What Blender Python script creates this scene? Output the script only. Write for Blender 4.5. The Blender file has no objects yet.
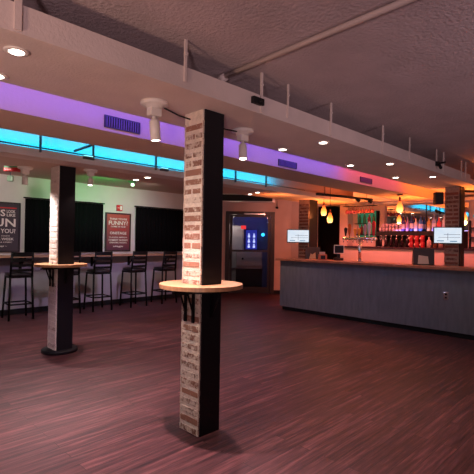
import bpy, bmesh, math, random
from mathutils import Vector, Matrix, Euler
random.seed(7)
SC = bpy.context.scene
COL = SC.collection
PI = math.pi
R = math.radians

# ------------------------------------------------------------------ materials
def new_mat(name):
    m = bpy.data.materials.new(name); m.use_nodes = True
    nt = m.node_tree; nt.nodes.clear()
    out = nt.nodes.new('ShaderNodeOutputMaterial')
    b = nt.nodes.new('ShaderNodeBsdfPrincipled')
    nt.links.new(b.outputs[0], out.inputs[0])
    return m, nt, b, out

def mat(name, col, rough=.6, metal=0, nscale=0, namt=0, bscale=0, bstr=0, spec=.5, trans=0, ior=1.45, detail=4, stretch=None):
    m, nt, b, out = new_mat(name)
    b.inputs['Roughness'].default_value = rough
    b.inputs['Metallic'].default_value = metal
    b.inputs['Specular IOR Level'].default_value = spec
    b.inputs['Transmission Weight'].default_value = trans
    b.inputs['IOR'].default_value = ior
    b.inputs['Base Color'].default_value = (*col, 1)
    tc = nt.nodes.new('ShaderNodeTexCoord')
    vec = tc.outputs['Object']
    if stretch:
        mp = nt.nodes.new('ShaderNodeMapping'); mp.inputs['Scale'].default_value = stretch
        nt.links.new(vec, mp.inputs[0]); vec = mp.outputs[0]
    if nscale:
        n = nt.nodes.new('ShaderNodeTexNoise'); n.inputs['Scale'].default_value = nscale; n.inputs['Detail'].default_value = detail
        nt.links.new(vec, n.inputs['Vector'])
        r = nt.nodes.new('ShaderNodeValToRGB')
        r.color_ramp.elements[0].position = .3; r.color_ramp.elements[1].position = .7
        r.color_ramp.elements[0].color = (*[c*(1-namt) for c in col], 1)
        r.color_ramp.elements[1].color = (*[min(1, c*(1+namt)) for c in col], 1)
        nt.links.new(n.outputs['Fac'], r.inputs[0]); nt.links.new(r.outputs[0], b.inputs['Base Color'])
    if bscale:
        n2 = nt.nodes.new('ShaderNodeTexNoise'); n2.inputs['Scale'].default_value = bscale; n2.inputs['Detail'].default_value = 5
        nt.links.new(vec, n2.inputs['Vector'])
        bp = nt.nodes.new('ShaderNodeBump'); bp.inputs['Strength'].default_value = bstr; bp.inputs['Distance'].default_value = .02
        nt.links.new(n2.outputs['Fac'], bp.inputs['Height']); nt.links.new(bp.outputs[0], b.inputs['Normal'])
    return m

def emit(name, col, s):
    m = bpy.data.materials.new(name); m.use_nodes = True
    nt = m.node_tree; nt.nodes.clear()
    out = nt.nodes.new('ShaderNodeOutputMaterial'); e = nt.nodes.new('ShaderNodeEmission')
    e.inputs[0].default_value = (*col, 1); e.inputs[1].default_value = s
    nt.links.new(e.outputs[0], out.inputs[0])
    return m

def floor_mat():
    m, nt, b, out = new_mat('dark_wood_planks')
    tc = nt.nodes.new('ShaderNodeTexCoord')
    br = nt.nodes.new('ShaderNodeTexBrick')
    br.inputs['Color1'].default_value = (.0, .0, .0, 1); br.inputs['Color2'].default_value = (1, 1, 1, 1)
    br.inputs['Mortar'].default_value = (0, 0, 0, 1)
    br.inputs['Scale'].default_value = 1; br.inputs['Mortar Size'].default_value = .0016
    br.inputs['Brick Width'].default_value = 1.22; br.inputs['Row Height'].default_value = .10
    br.inputs['Bias'].default_value = 0; br.offset = .37
    nt.links.new(tc.outputs['Object'], br.inputs['Vector'])
    mp = nt.nodes.new('ShaderNodeMapping'); mp.inputs['Scale'].default_value = (1.1, 17, 1)
    nt.links.new(tc.outputs['Object'], mp.inputs[0])
    # shift the grain by plank
    ad = nt.nodes.new('ShaderNodeVectorMath'); ad.operation = 'MULTIPLY_ADD'
    ad.inputs[1].default_value = (7, 3, 5)
    nt.links.new(br.outputs['Color'], ad.inputs[0]); nt.links.new(mp.outputs[0], ad.inputs[2])
    n = nt.nodes.new('ShaderNodeTexNoise'); n.inputs['Scale'].default_value = 1.6; n.inputs['Detail'].default_value = 8; n.inputs['Roughness'].default_value = .68
    nt.links.new(ad.outputs[0], n.inputs['Vector'])
    mx = nt.nodes.new('ShaderNodeMath'); mx.operation = 'MULTIPLY_ADD'; mx.inputs[1].default_value = .07
    nt.links.new(br.outputs['Color'], mx.inputs[0]); nt.links.new(n.outputs['Fac'], mx.inputs[2])
    r = nt.nodes.new('ShaderNodeValToRGB'); e = r.color_ramp.elements
    e[0].position = .33; e[0].color = (.016, .005, .008, 1)
    e[1].position = .76; e[1].color = (.19, .068, .072, 1)
    k = e.new(.55); k.color = (.070, .024, .028, 1)
    nt.links.new(mx.outputs[0], r.inputs[0])
    mm = nt.nodes.new('ShaderNodeMix'); mm.data_type = 'RGBA'
    nt.links.new(br.outputs['Fac'], mm.inputs[0]); nt.links.new(r.outputs[0], mm.inputs[6]); mm.inputs[7].default_value = (.022, .012, .012, 1)
    nt.links.new(mm.outputs[2], b.inputs['Base Color'])
    rr = nt.nodes.new('ShaderNodeMapRange'); rr.inputs[3].default_value = .42; rr.inputs[4].default_value = .6
    nt.links.new(n.outputs['Fac'], rr.inputs[0]); nt.links.new(rr.outputs[0], b.inputs['Roughness'])
    b.inputs['Specular IOR Level'].default_value = .35
    bp = nt.nodes.new('ShaderNodeBump'); bp.inputs['Strength'].default_value = .25; bp.inputs['Distance'].default_value = .004
    nt.links.new(n.outputs['Fac'], bp.inputs['Height']); nt.links.new(bp.outputs[0], b.inputs['Normal'])
    return m

def brick_mat(name, c1, c2, wash, wash_amt, nsc=14):
    m, nt, b, out = new_mat(name)
    tc = nt.nodes.new('ShaderNodeTexCoord')
    mp = nt.nodes.new('ShaderNodeMapping'); mp.inputs['Scale'].default_value = (1, 1, 14.7)
    nt.links.new(tc.outputs['Object'], mp.inputs[0])
    wn = nt.nodes.new('ShaderNodeTexWhiteNoise'); wn.noise_dimensions = '1D'
    sx = nt.nodes.new('ShaderNodeSeparateXYZ'); nt.links.new(mp.outputs[0], sx.inputs[0])
    fl = nt.nodes.new('ShaderNodeMath'); fl.operation = 'FLOOR'; nt.links.new(sx.outputs[2], fl.inputs[0])
    nt.links.new(fl.outputs[0], wn.inputs['W'])
    mx = nt.nodes.new('ShaderNodeMix'); mx.data_type = 'RGBA'
    nt.links.new(wn.outputs['Value'], mx.inputs[0]); mx.inputs[6].default_value = (*c1, 1); mx.inputs[7].default_value = (*c2, 1)
    n = nt.nodes.new('ShaderNodeTexNoise'); n.inputs['Scale'].default_value = nsc; n.inputs['Detail'].default_value = 8; n.inputs['Roughness'].default_value = .7
    nt.links.new(tc.outputs['Object'], n.inputs['Vector'])
    add = nt.nodes.new('ShaderNodeMath'); add.operation = 'MULTIPLY_ADD'; add.inputs[1].default_value = .22
    nt.links.new(wn.outputs['Value'], add.inputs[0]); nt.links.new(n.outputs['Fac'], add.inputs[2])
    r = nt.nodes.new('ShaderNodeValToRGB'); r.color_ramp.elements[0].position = .62 - wash_amt*.3; r.color_ramp.elements[1].position = .74 - wash_amt*.3
    nt.links.new(add.outputs[0], r.inputs[0])
    m2 = nt.nodes.new('ShaderNodeMix'); m2.data_type = 'RGBA'
    nt.links.new(r.outputs[0], m2.inputs[0]); nt.links.new(mx.outputs[2], m2.inputs[6]); m2.inputs[7].default_value = (*wash, 1)
    nt.links.new(m2.outputs[2], b.inputs['Base Color'])
    b.inputs['Roughness'].default_value = .9
    bp = nt.nodes.new('ShaderNodeBump'); bp.inputs['Strength'].default_value = .6; bp.inputs['Distance'].default_value = .01
    nt.links.new(n.outputs['Fac'], bp.inputs['Height']); nt.links.new(bp.outputs[0], b.inputs['Normal'])
    return m

def glass_mat(name, tint, gloss=.12):
    m = bpy.data.materials.new(name); m.use_nodes = True
    nt = m.node_tree; nt.nodes.clear()
    out = nt.nodes.new('ShaderNodeOutputMaterial')
    t = nt.nodes.new('ShaderNodeBsdfTransparent'); t.inputs[0].default_value = (*tint, 1)
    g = nt.nodes.new('ShaderNodeBsdfGlossy'); g.inputs['Roughness'].default_value = .03
    f = nt.nodes.new('ShaderNodeLayerWeight'); f.inputs[0].default_value = gloss
    mx = nt.nodes.new('ShaderNodeMixShader')
    nt.links.new(f.outputs['Fresnel'], mx.inputs[0]); nt.links.new(t.outputs[0], mx.inputs[1]); nt.links.new(g.outputs[0], mx.inputs[2])
    nt.links.new(mx.outputs[0], out.inputs[0])
    return m

M = {}
M['floor'] = floor_mat()
M['stucco'] = mat('stucco_ceiling', (.46, .38, .40), .9, bscale=44, bstr=.55, nscale=3, namt=.08)
M['beam'] = mat('painted_plaster', (.62, .53, .51), .75, bscale=70, bstr=.14, nscale=4, namt=.06)
M['soffit'] = mat('painted_drywall', (.55, .40, .34), .85, bscale=40, bstr=.15)
M['wall'] = mat('white_wall_paint', (.62, .60, .58), .8, nscale=3, namt=.05, bscale=50, bstr=.1)
M['lower'] = mat('ledge_shaded_wall', (.40, .38, .43), .7, nscale=3, namt=.1)  # ledge shadow and purple light put into the lower wall colour
M['black'] = mat('black_paint', (.012, .012, .014), .55, spec=.3)
M['blackw'] = mat('black_panel', (.010, .009, .012), .5, spec=.3, bscale=30, bstr=.05)
M['stool'] = mat('black_stool_metal', (.004, .0035, .004), .5, spec=.25)
M['vinyl'] = mat('black_vinyl', (.022, .018, .022), .3)
M['curtain'] = mat('black_curtain_cloth', (.0035, .0035, .0045), .95, spec=.1)
M['wood'] = mat('light_wood', (.50, .27, .14), .35, nscale=5, namt=.2, stretch=(2, 14, 2))
M['ledge'] = mat('ledge_wood', (.42, .24, .16), .4, nscale=5, namt=.15, stretch=(2, 14, 2))
M['bartop'] = mat('bar_top_wood', (.34, .13, .08), .3, nscale=5, namt=.25, stretch=(14, 2, 2))
M['barfront'] = mat('bar_front_panel', (.15, .155, .19), .6, nscale=6, namt=.12, bscale=30, bstr=.15, stretch=(1, 3, .6))
M['white'] = mat('white_metal', (.72, .68, .64), .4)
M['chrome'] = mat('brushed_steel', (.75, .73, .72), .25, 1)
M['steel'] = mat('dark_steel', (.12, .12, .13), .4, .8)
M['mortar'] = mat('cream_mortar', (.74, .64, .54), .95, nscale=25, namt=.15, bscale=60, bstr=.5)
M['brick'] = brick_mat('whitewashed_brick', (.36, .18, .12), (.15, .075, .055), (.66, .56, .46), .16, 24)
M['brick_w'] = brick_mat('heavily_whitewashed_brick', (.45, .32, .28), (.25, .15, .13), (.78, .68, .62), .62, 22)
M['mortar_w'] = mat('white_mortar', (.80, .70, .64), .95, nscale=25, namt=.1, bscale=60, bstr=.5)
M['mortar_d'] = mat('shade_darkened_mortar', (.35, .24, .20), .95, nscale=25, namt=.2, bscale=60, bstr=.5)  # mortar colour darkened to stand in for the dim bar light
M['brick_d'] = brick_mat('shade_darkened_brick', (.25, .08, .055), (.10, .04, .035), (.32, .2, .16), .02)  # dim light painted in: darker, redder copy of the column brick
M['redplastic'] = mat('red_plastic', (.65, .02, .03), .35)
M['vent'] = mat('vent_metal', (.04, .03, .06), .5)
M['mirror'] = mat('mirror_glass', (.80, .80, .82), .03, 1)
M['glass'] = glass_mat('door_glass', (.75, .75, .78), .25)
M['clear'] = glass_mat('drinking_glass', (.82, .78, .8), .35)
M['pinkpaint'] = mat('pale_pink_paint', (.62, .46, .44), .7)
M['pinkwall'] = mat('rose_wall_paint', (.66, .48, .44), .8, nscale=3, namt=.05)
M['doorframe'] = mat('dark_door_metal', (.035, .025, .03), .45)
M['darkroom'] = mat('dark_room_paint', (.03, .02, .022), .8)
M['lamp'] = emit('lamp_glow', (1, .86, .74), 14)
M['lamp_dim'] = emit('lamp_glow_dim', (1, .80, .72), 8)

# ------------------------------------------------------------------ mesh helpers
class MB:
    def __init__(s): s.bm = bmesh.new()
    def box(s, a, b, mi=0, bev=0):
        x0, y0, z0 = [min(a[i], b[i]) for i in range(3)]; x1, y1, z1 = [max(a[i], b[i]) for i in range(3)]
        vs = [s.bm.verts.new(p) for p in ((x0,y0,z0),(x1,y0,z0),(x1,y1,z0),(x0,y1,z0),(x0,y0,z1),(x1,y0,z1),(x1,y1,z1),(x0,y1,z1))]
        fs = [s.bm.faces.new([vs[i] for i in q]) for q in ((0,3,2,1),(4,5,6,7),(0,1,5,4),(1,2,6,5),(2,3,7,6),(3,0,4,7))]
        for f in fs: f.material_index = mi
        if bev:
            es = list({e for f in fs for e in f.edges})
            bmesh.ops.bevel(s.bm, geom=es, offset=bev, segments=2, affect='EDGES', profile=.5)
        return s
    def prism(s, pts, z0, z1, mi=0):
        lo = [s.bm.verts.new((p[0], p[1], z0)) for p in pts]; hi = [s.bm.verts.new((p[0], p[1], z1)) for p in pts]
        n = len(pts)
        f = [s.bm.faces.new(lo[::-1]), s.bm.faces.new(hi)]
        for i in range(n): f.append(s.bm.faces.new((lo[i], lo[(i+1) % n], hi[(i+1) % n], hi[i])))
        for q in f: q.material_index = mi
        return s
    def tube(s, p, q, r, r2=None, n=12, mi=0):
        p = Vector(p); q = Vector(q); r2 = r if r2 is None else r2
        d = (q-p).normalized(); a = d.orthogonal().normalized(); b = d.cross(a)
        A = [s.bm.verts.new(p + r*(math.cos(2*PI*i/n)*a + math.sin(2*PI*i/n)*b)) for i in range(n)]
        B = [s.bm.verts.new(q + r2*(math.cos(2*PI*i/n)*a + math.sin(2*PI*i/n)*b)) for i in range(n)]
        f = [s.bm.faces.new(A[::-1]), s.bm.faces.new(B)]
        for i in range(n):
            g = s.bm.faces.new((A[i], A[(i+1) % n], B[(i+1) % n], B[i])); g.smooth = True; f.append(g)
        for g in f: g.material_index = mi
        return s
    def path(s, pts, r, n=10):
        for a, b in zip(pts[:-1], pts[1:]): s.tube(a, b, r, n=n)
        return s
    def lathe(s, prof, c=(0,0,0), n=20, mi=0, axis=None):
        c = Vector(c); rings = []
        Q = Vector((0,0,1)).rotation_difference(Vector(axis).normalized()).to_matrix() if axis else Matrix.Identity(3)
        for r, z in prof:
            if r < 1e-6: rings.append([s.bm.verts.new(c + Q @ Vector((0,0,z)))])
            else: rings.append([s.bm.verts.new(c + Q @ Vector((r*math.cos(2*PI*i/n), r*math.sin(2*PI*i/n), z))) for i in range(n)])
        for A, B in zip(rings[:-1], rings[1:]):
            for i in range(n):
                j = (i+1) % n
                if len(A) == 1 and len(B) == 1: continue
                if len(A) == 1: f = s.bm.faces.new((A[0], B[j], B[i]))
                elif len(B) == 1: f = s.bm.faces.new((A[i], A[j], B[0]))
                else: f = s.bm.faces.new((A[i], A[j], B[j], B[i]))
                f.smooth = True; f.material_index = mi
        return s
    def build(s, name, mats, parent=None):
        bmesh.ops.recalc_face_normals(s.bm, faces=s.bm.faces)
        me = bpy.data.meshes.new(name); s.bm.to_mesh(me); s.bm.free()
        for m in (mats if isinstance(mats, (list, tuple)) else [mats]): me.materials.append(m)
        o = bpy.data.objects.new(name, me); COL.objects.link(o)
        if parent: o.parent = parent
        return o

def tag(o, label, cat, group=None):
    o['label'] = label; o['category'] = cat
    if group: o['group'] = group
    return o
def thing(name, label, cat, loc=(0,0,0), rz=0, group=None):
    o = bpy.data.objects.new(name, None); COL.objects.link(o)
    o.location = loc; o.rotation_euler = (0, 0, rz); o.empty_display_size = .1
    return tag(o, label, cat, group)
def struct(mb, name, m):
    o = mb.build(name, m); o['kind'] = 'structure'; return o
def dup(root, loc, label=None, rz=None, group=None):
    r = root.copy(); COL.objects.link(r); r.location = loc
    if rz is not None: r.rotation_euler = (0, 0, rz)
    if label: r['label'] = label
    if group: r['group'] = group
    for ch in list(root.children):
        c = ch.copy(); COL.objects.link(c); c.parent = r
        for g in list(ch.children):
            d = g.copy(); COL.objects.link(d); d.parent = c
    return r
def text_mesh(name, lines, m, parent, thick=.002):
    """lines: (string, x, z, height, width) laid in the local XZ plane, centred on x, facing -Y"""
    bm = bmesh.new()
    for st, x, z, h, w in lines:
        cu = bpy.data.curves.new('lettering', 'FONT'); cu.body = st; cu.align_x = 'CENTER'; cu.size = 1; cu.offset = .018; cu.resolution_u = 2
        to = bpy.data.objects.new('lettering', cu); COL.objects.link(to)
        bpy.context.view_layer.update()
        me = bpy.data.meshes.new_from_object(to.evaluated_get(bpy.context.evaluated_depsgraph_get()))
        xs = [v.co.x for v in me.vertices]; ys = [v.co.y for v in me.vertices]
        sx = w/(max(xs)-min(xs)); sz = h/(max(ys)-min(ys)); cx = (max(xs)+min(xs))/2; y0 = min(ys)
        for v in me.vertices: v.co = Vector((x+(v.co.x-cx)*sx, 0, z+(v.co.y-y0)*sz))
        bm.from_mesh(me); bpy.data.meshes.remove(me); bpy.data.objects.remove(to); bpy.data.curves.remove(cu)
    me = bpy.data.meshes.new(name); bm.to_mesh(me); bm.free(); me.materials.append(m)
    o = bpy.data.objects.new(name, me); COL.objects.link(o); o.parent = parent
    return o
def light(kind, name, loc, power, col, target=None, size=.1, spot=None, blend=.5, sy=None, spread=None):
    l = bpy.data.lights.new(name, kind); l.energy = power; l.color = col
    if kind == 'AREA':
        l.size = size
        if sy: l.shape = 'RECTANGLE'; l.size_y = sy
        if spread: l.spread = spread
    else: l.shadow_soft_size = size
    if kind == 'SPOT': l.spot_size = R(spot); l.spot_blend = blend
    o = bpy.data.objects.new(name, l); COL.objects.link(o); o.location = loc
    if target is not None:
        d = Vector(target)-Vector(loc); o.rotation_euler = d.to_track_quat('-Z', 'Y').to_euler()
    return o

# ------------------------------------------------------------------ dimensions (metres)
ZB = 2.39      # underside of the big beam
ZS = 2.30      # underside of the purple soffit
YW = 8.45      # left wall
XB = 9.2       # wall behind the bar
ZM = 2.70      # main ceiling

# ------------------------------------------------------------------ room shell
struct(MB().box((-4, -4, -.05), (9.6, 9.6, 0)), 'floor', M['floor'])
struct(MB().box((-4, -4, ZM), (9.6, 2.9, ZM+.1)), 'ceiling', M['stucco'])
struct(MB().box((-4, 2.15, ZB), (7.35, 2.9, 2.53)).box((7.35, 2.15, ZB), (9.2, 2.9, 2.47)).box((-4, 2.62, 2.53), (7.35, 2.9, ZM)), 'ceiling_beam', M['beam'])
# recess above the purple face
struct(MB().box((-4, 2.9, 2.70), (9.2, 3.19, 2.74)), 'ceiling_recess', M['soffit'])
struct(MB().box((-4, 3.19, ZS), (9.2, 3.76, 2.78)), 'ceiling_soffit', M['soffit'])
# cove behind the soffit, with its lip
struct(MB().box((-4, 3.76, 2.74), (9.2, 5.14, 2.78)).box((-4, 5.12, 2.32), (9.2, 5.2, 2.78)), 'ceiling_cove', M['soffit'])
struct(MB().box((-4, 4.83, 2.31), (9.2, 5.12, 2.335)).box((-4, 4.83, 2.335), (9.2, 4.86, 2.395)), 'ceiling_cove_lip', M['beam'])
mb = MB()
def slab(pts_yz, x0, x1):
    b = mb.bm; A = [b.verts.new((x0, y, z)) for y, z in pts_yz]; B = [b.verts.new((x1, y, z)) for y, z in pts_yz]
    n = len(A); b.faces.new(A[::-1]); b.faces.new(B)
    for i in range(n): b.faces.new((A[i], A[(i+1)%n], B[(i+1)%n], B[i]))
slab([(5.2, 2.32), (5.75, 2.32), (7.0, 2.56), (9.6, 2.56), (9.6, 2.75), (5.2, 2.75)], -4, 9.6)
struct(mb, 'ceiling_rear', M['soffit'])

struct(MB().box((-4, YW, 1.06), (7.87, YW+.15, 2.75)), 'wall_left', M['wall'])
struct(MB().box((-4, YW, 0), (7.87, YW+.15, 1.06)), 'wall_left_lower', M['lower'])
struct(MB().box((-4, YW-.02, 0), (7.87, YW, .10)), 'baseboard_left', M['black'])

# chamfered wall with the glass door: local x runs to the right in the photo, local y goes into the wall
D0 = 11.53; S2 = math.sqrt(2)
def ch(u, depth=0, z=0):   # u = metres right of the photo's centre line
    d = D0+depth
    return Vector(((d+u)/S2, (d-u)/S2, z))
def chobj(o): o.location = ch(0); o.rotation_euler = (0, 0, -PI/4); return o
DU0, DU1, DH = -.312, 1.017, 2.22
w = MB().box((-.43, 0, 0), (DU0, .14, 2.75)).box((DU1, 0, 0), (1.47, .14, 2.75)).box((DU0, 0, DH), (DU1, .14, 2.75))
chobj(struct(w, 'wall_back', M['pinkwall']))
chobj(struct(MB().box((-.43, -.018, 0), (DU0, 0, .1)).box((DU1, -.018, 0), (1.47, 0, .1)), 'baseboard_back', M['black']))

# wall behind the bar (X = 9.2) with the dark opening
struct(MB().box((XB, 6.35, 0), (XB+.14, 7.13, 2.7)).box((XB, 5.62, 2.34), (XB+.14, 6.35, 2.7)).box((XB, -2, 0), (XB+.14, 5.62, 2.7)), 'wall_right', M['pinkwall'])
struct(MB().box((XB+1.5, 5.3, 0), (XB+1.6, 7.2, 2.7)).box((XB+.14, 5.2, 0), (XB+1.6, 5.3, 2.7)).box((XB+.14, 7.13, 0), (XB+1.6, 7.2, 2.7)).box((9.6, 5.3, 0), (10.7, 7.13, .01)).box((9.6, 5.3, 2.6), (10.7, 7.13, 2.7)), 'wall_passage', M['darkroom'])
struct(MB().box((8.95, 5.26, 0), (XB, 5.47, 2.32)), 'trim_1', M['pinkwall'])
struct(MB().box((9.10, 4.42, 1.36), (XB, 4.53, 2.30)), 'trim_2', M['pinkwall'])
# angled bulkhead over the back bar
struct(MB().prism([(8.3, 4.75), (9.2, 3.4), (9.2, 4.75)], 2.33, 2.66).box((8.95, 1.5, 2.28), (9.2, 5.3, 2.34)), 'trim_3', M['beam'])

# ------------------------------------------------------------------ glass door
door = thing('door_1', 'x', 'x'); del door['label']; del door['category']; door['kind'] = 'structure'
door.location = ch(0); door.rotation_euler = (0, 0, -PI/4)
f = MB()
f.box((DU0, -.03, 0), (DU0+.11, .1, DH)).box((DU1-.11, -.03, 0), (DU1, .1, DH)).box((DU0+.11, -.03, DH-.09), (DU1-.11, .1, DH))
f.build('door_frame', M['doorframe'], door)
a0, a1 = DU0+.115, DU1-.115
l = MB().box((a0, 0, .02), (a0+.07, .05, DH-.095)).box((a1-.07, 0, .02), (a1, .05, DH-.095)).box((a0+.07, 0, DH-.15), (a1-.07, .05, DH-.095)).box((a0+.07, 0, .02), (a1-.07, .05, .17)).box((a0+.07, 0, 1.13), (a1-.07, .05, 1.18))
l.build('door_leaf', M['doorframe'], door)
MB().box((a0+.07, .02, .17), (a1-.07, .03, 1.13)).box((a0+.07, .02, 1.18), (a1-.07, .03, DH-.15)).build('door_glass', M['glass'], door)
MB().box((a0+.38, -.05, DH-.08), (a1-.15, -.03, DH-.05)).build('door_closer', M['chrome'], door)
MB().tube((a0+.03, -.04, .95), (a0+.03, -.04, 1.35), .012).tube((a0+.03, -.04, .97), (a0+.03, .0, .97), .01).tube((a0+.03, -.04, 1.33), (a0+.03, .0, 1.33), .01).build('door_handle', M['steel'], door)

# the vestibule behind the door
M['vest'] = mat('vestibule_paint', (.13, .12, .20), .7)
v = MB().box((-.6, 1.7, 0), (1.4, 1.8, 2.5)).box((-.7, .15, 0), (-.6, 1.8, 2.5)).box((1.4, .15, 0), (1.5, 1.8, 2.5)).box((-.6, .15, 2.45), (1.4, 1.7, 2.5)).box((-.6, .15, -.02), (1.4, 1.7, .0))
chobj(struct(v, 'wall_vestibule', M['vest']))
M['cabgrey'] = mat('pale_grey_enamel', (.50, .47, .46), .45)
t = thing('refrigerator', 'pale grey upright refrigerator seen through the glass door, left side', 'refrigerator', ch(0, .8), -PI/4)
MB().box((-.28, 0, .02), (.20, .5, 1.86), bev=.012).build('body', M['cabgrey'], t)
MB().box((-.25, -.03, .62), (.17, -.002, 1.83), bev=.01).build('door', mat('fridge_door_grey', (.42, .40, .42), .35), t)
MB().tube((-.2, -.07, .9), (-.2, -.07, 1.3), .012).build('handle', M['steel'], t)
t = thing('low_cabinet', 'pale low cabinet with a dark lock behind the glass door', 'cabinet', ch(0, .45), -PI/4)
MB().box((-.02, 0, .64), (.72, .33, 1.16), bev=.008).build('body', M['cabgrey'], t); MB().box((-.02, .01, 0), (.72, .33, .64)).build('base', M['black'], t)
MB().box((.0, -.02, .72), (.70, -.001, 1.13), bev=.006).build('drawer', mat('drawer_beige', (.52, .48, .44), .5), t)
MB().tube((.17, -.035, .92), (.17, -.02, .92), .03).build('lock', M['black'], t)
# poster with six pale figures
M['blueink'] = mat('deep_blue_ink', (.03, .04, .35), .5)
t = thing('lit_poster', 'glowing blue poster with six pale figures in the glass door', 'poster', ch(0, .06), -PI/4)
MB().box((.245, 0, 1.20), (.545, .012, 1.72)).build('panel', emit('blue_panel_glow', (.05, .06, .6), .8), t)
for i in range(3):
    for j in range(2):
        cx = .325+.14*j; cz = 1.29+.14*i
        MB().lathe([(0, -.058), (.034, -.045), (.030, 0), (.016, .018), (.024, .035), (.018, .055), (0, .062)], (cx, -.004, cz), 10).build('figure', emit('pale_figure_glow_%d%d' % (i, j), (.45, .5, 1), 2.0), t)
M['cyanball'] = emit('cyan_glow', (.03, .45, 1), 5)
t = thing('cyan_wall_lamp', 'cyan glowing round lamp at the right inside the glass door', 'lamp', ch(.80, 1.55, 1.62), -PI/4)
MB().lathe([(0, -.055), (.04, -.035), (.055, 0), (.04, .035), (0, .055)], (0, 0, 0), 16).build('globe', M['cyanball'], t)
MB().tube((0, .05, 0), (0, .15, 0), .03).build('mount', M['steel'], t)
t = thing('exit_sign', 'small red lit sign seen inside the glass door above the poster', 'exit sign', ch(.17, .5, 1.80), -PI/4)
MB().box((-.06, 0, -.045), (.08, .03, .055)).build('sign_box', emit('red_sign_glow', (1, .05, .05), 1.6), t)
MB().box((-.006, .01, .055), (.006, .02, .645)).build('hanger', M['steel'], t)

# ------------------------------------------------------------------ brick columns
def column(x0, y0, x1, y1, ztop, label, bm_, mm_, basez=0):
    t = thing('brick_column', label, 'column', ((x0+x1)/2, (y0+y1)/2, 0))
    hx, hy = (x1-x0)/2, (y1-y0)/2
    MB().box((-hx+.03, -hy+.012, basez), (hx-.012, hy-.012, ztop-.002)).build('core', mm_, t)
    MB().box((-hx+.014, -hy, basez), (hx, -hy+.012, ztop-.004)).box((hx-.012, -hy+.012, basez), (hx, hy, ztop-.004)).build('black_panel', M['blackw'], t)
    # the brick side: one brick to a course, rough edged
    m = MB(); m.box((-hx+.0035, -hy+.014, basez), (-hx+.03, hy-.004, ztop-.003), mi=1)
    zz = basez+.01
    while zz < ztop-.06:   # ragged mortar along both edges
        for e_ in (-1, 1):
            dd = random.uniform(-.004, .005) if e_ > 0 else random.uniform(.008, .014)
            m.box((-hx+.001+dd*.2, e_*(hy-.008)-.008+dd, zz), (-hx+.02, e_*(hy-.008)+.004+dd, zz+random.uniform(.03, .075)), mi=1, bev=.003)
        zz += random.uniform(.045, .08)
    z = basez+.004; ch_ = .068
    while z+ch_ < ztop-.03:
        jy0, jy1 = random.uniform(-.007, .006), random.uniform(-.006, .007)
        h = ch_-.026+random.uniform(-.006, .005); dx = random.uniform(-.002, .001)
        kind = random.random()
        if kind < .18:   # two half bricks
            c = random.uniform(-.02, .02)
            m.box((-hx+dx, -hy+.026+jy0, z), (-hx+.02, c-.008, z+h), bev=.005)
            m.box((-hx+dx, c+.008, z), (-hx+.02, hy-.022+jy1, z+h), bev=.005)
        else:
            m.box((-hx+dx, -hy+.026+jy0, z), (-hx+.02, hy-.020+jy1, z+h), bev=.003)
        z += ch_
    m.box((-hx+.004, -hy+.016, z), (-hx+.02, hy-.006, ztop-.004), mi=1)
    m.build('brick_facing', [bm_, mm_], t)
    return t
column(2.0, 2.36, 2.2, 2.59, ZB, 'near column of whitewashed brick with black side and round table', M['brick'], M['mortar'])
column(2.13, 5.24, 2.34, 5.5, 2.32, 'left whitewashed brick column with black side, nearer the stools', M['brick_w'], M['mortar_w'])
c_ = bpy.data.objects['brick_column.001']
MB().lathe([(0, .0), (.215, .0), (.215, .035), (.205, .042), (0, .042)], (0, 0, 0), 40).build('base_plate', M['black'], c_)
column(7.55, 2.36, 7.79, 2.60, ZB, 'dimly lit red brick column behind the bar with speaker and screen', M['brick_d'], M['mortar_d'])
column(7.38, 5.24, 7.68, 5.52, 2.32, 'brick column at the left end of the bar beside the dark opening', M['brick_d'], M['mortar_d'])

# ------------------------------------------------------------------ round tables on the columns
def round_table(cx, cy, hx, hy, label, group):
    t = thing('round_table', label, 'table', (cx, cy, 0), 0, None)
    def ring(r0, z0, z1, name, m, gap=.002):
        mb = MB(); n = 96; L = []
        for (rad, zz) in ((r0, z0), (r0, z1)):
            L.append([mb.bm.verts.new((rad*math.cos(2*PI*i/n), rad*math.sin(2*PI*i/n), zz)) for i in range(n)])
        def sq(a):
            c, s_ = math.cos(a), math.sin(a); k = min((hx+gap)/max(abs(c), 1e-9), (hy+gap)/max(abs(s_), 1e-9)); return k*c, k*s_
        for zz in (z0, z1):
            L.append([mb.bm.verts.new((*sq(2*PI*i/n), zz)) for i in range(n)])
        ob, ot, ib, it = L
        for i in range(n):
            j = (i+1) % n
            for q in ((ob[i], ob[j], ot[j], ot[i]), (ot[i], ot[j], it[j], it[i]), (it[i], it[j], ib[j], ib[i]), (ib[i], ib[j], ob[j], ob[i])): mb.bm.faces.new(q)
        return mb.build(name, m, t)
    ring(.315, 1.07, 1.10, 'table_top', M['wood'])
    ring(.225, 1.045, 1.069, 'under_ring', M['stool'])
    for s_ in (-1, 1):
        for side in ((-1, 0),):
            y = s_*.045
            m = MB(); x = -hx-.012
            m.box((x-.008, y-.012, .82), (x+.004, y+.012, 1.045)).tube((x, y, .88), (x-.055, y, 1.04), .007)
            m.box((x-.12, y-.012, 1.033), (x, y+.012, 1.044))
            m.build('bracket', M['stool'], t)
        m = MB(); y = s_*(hy+.008)
        m.box((-.012, y-.006, .86), (.012, y+.006, 1.044)).tube((0, y, .88), (0, y+s_*.09, 1.04), .008)
        m.build('bracket', M['stool'], t)
    return t
round_table(2.1, 2.475, .10, .115, 'round light wood table ringing the near brick column', None)
round_table(2.235, 5.37, .105, .13, 'round light wood table ringing the left column by the stools', None)

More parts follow.
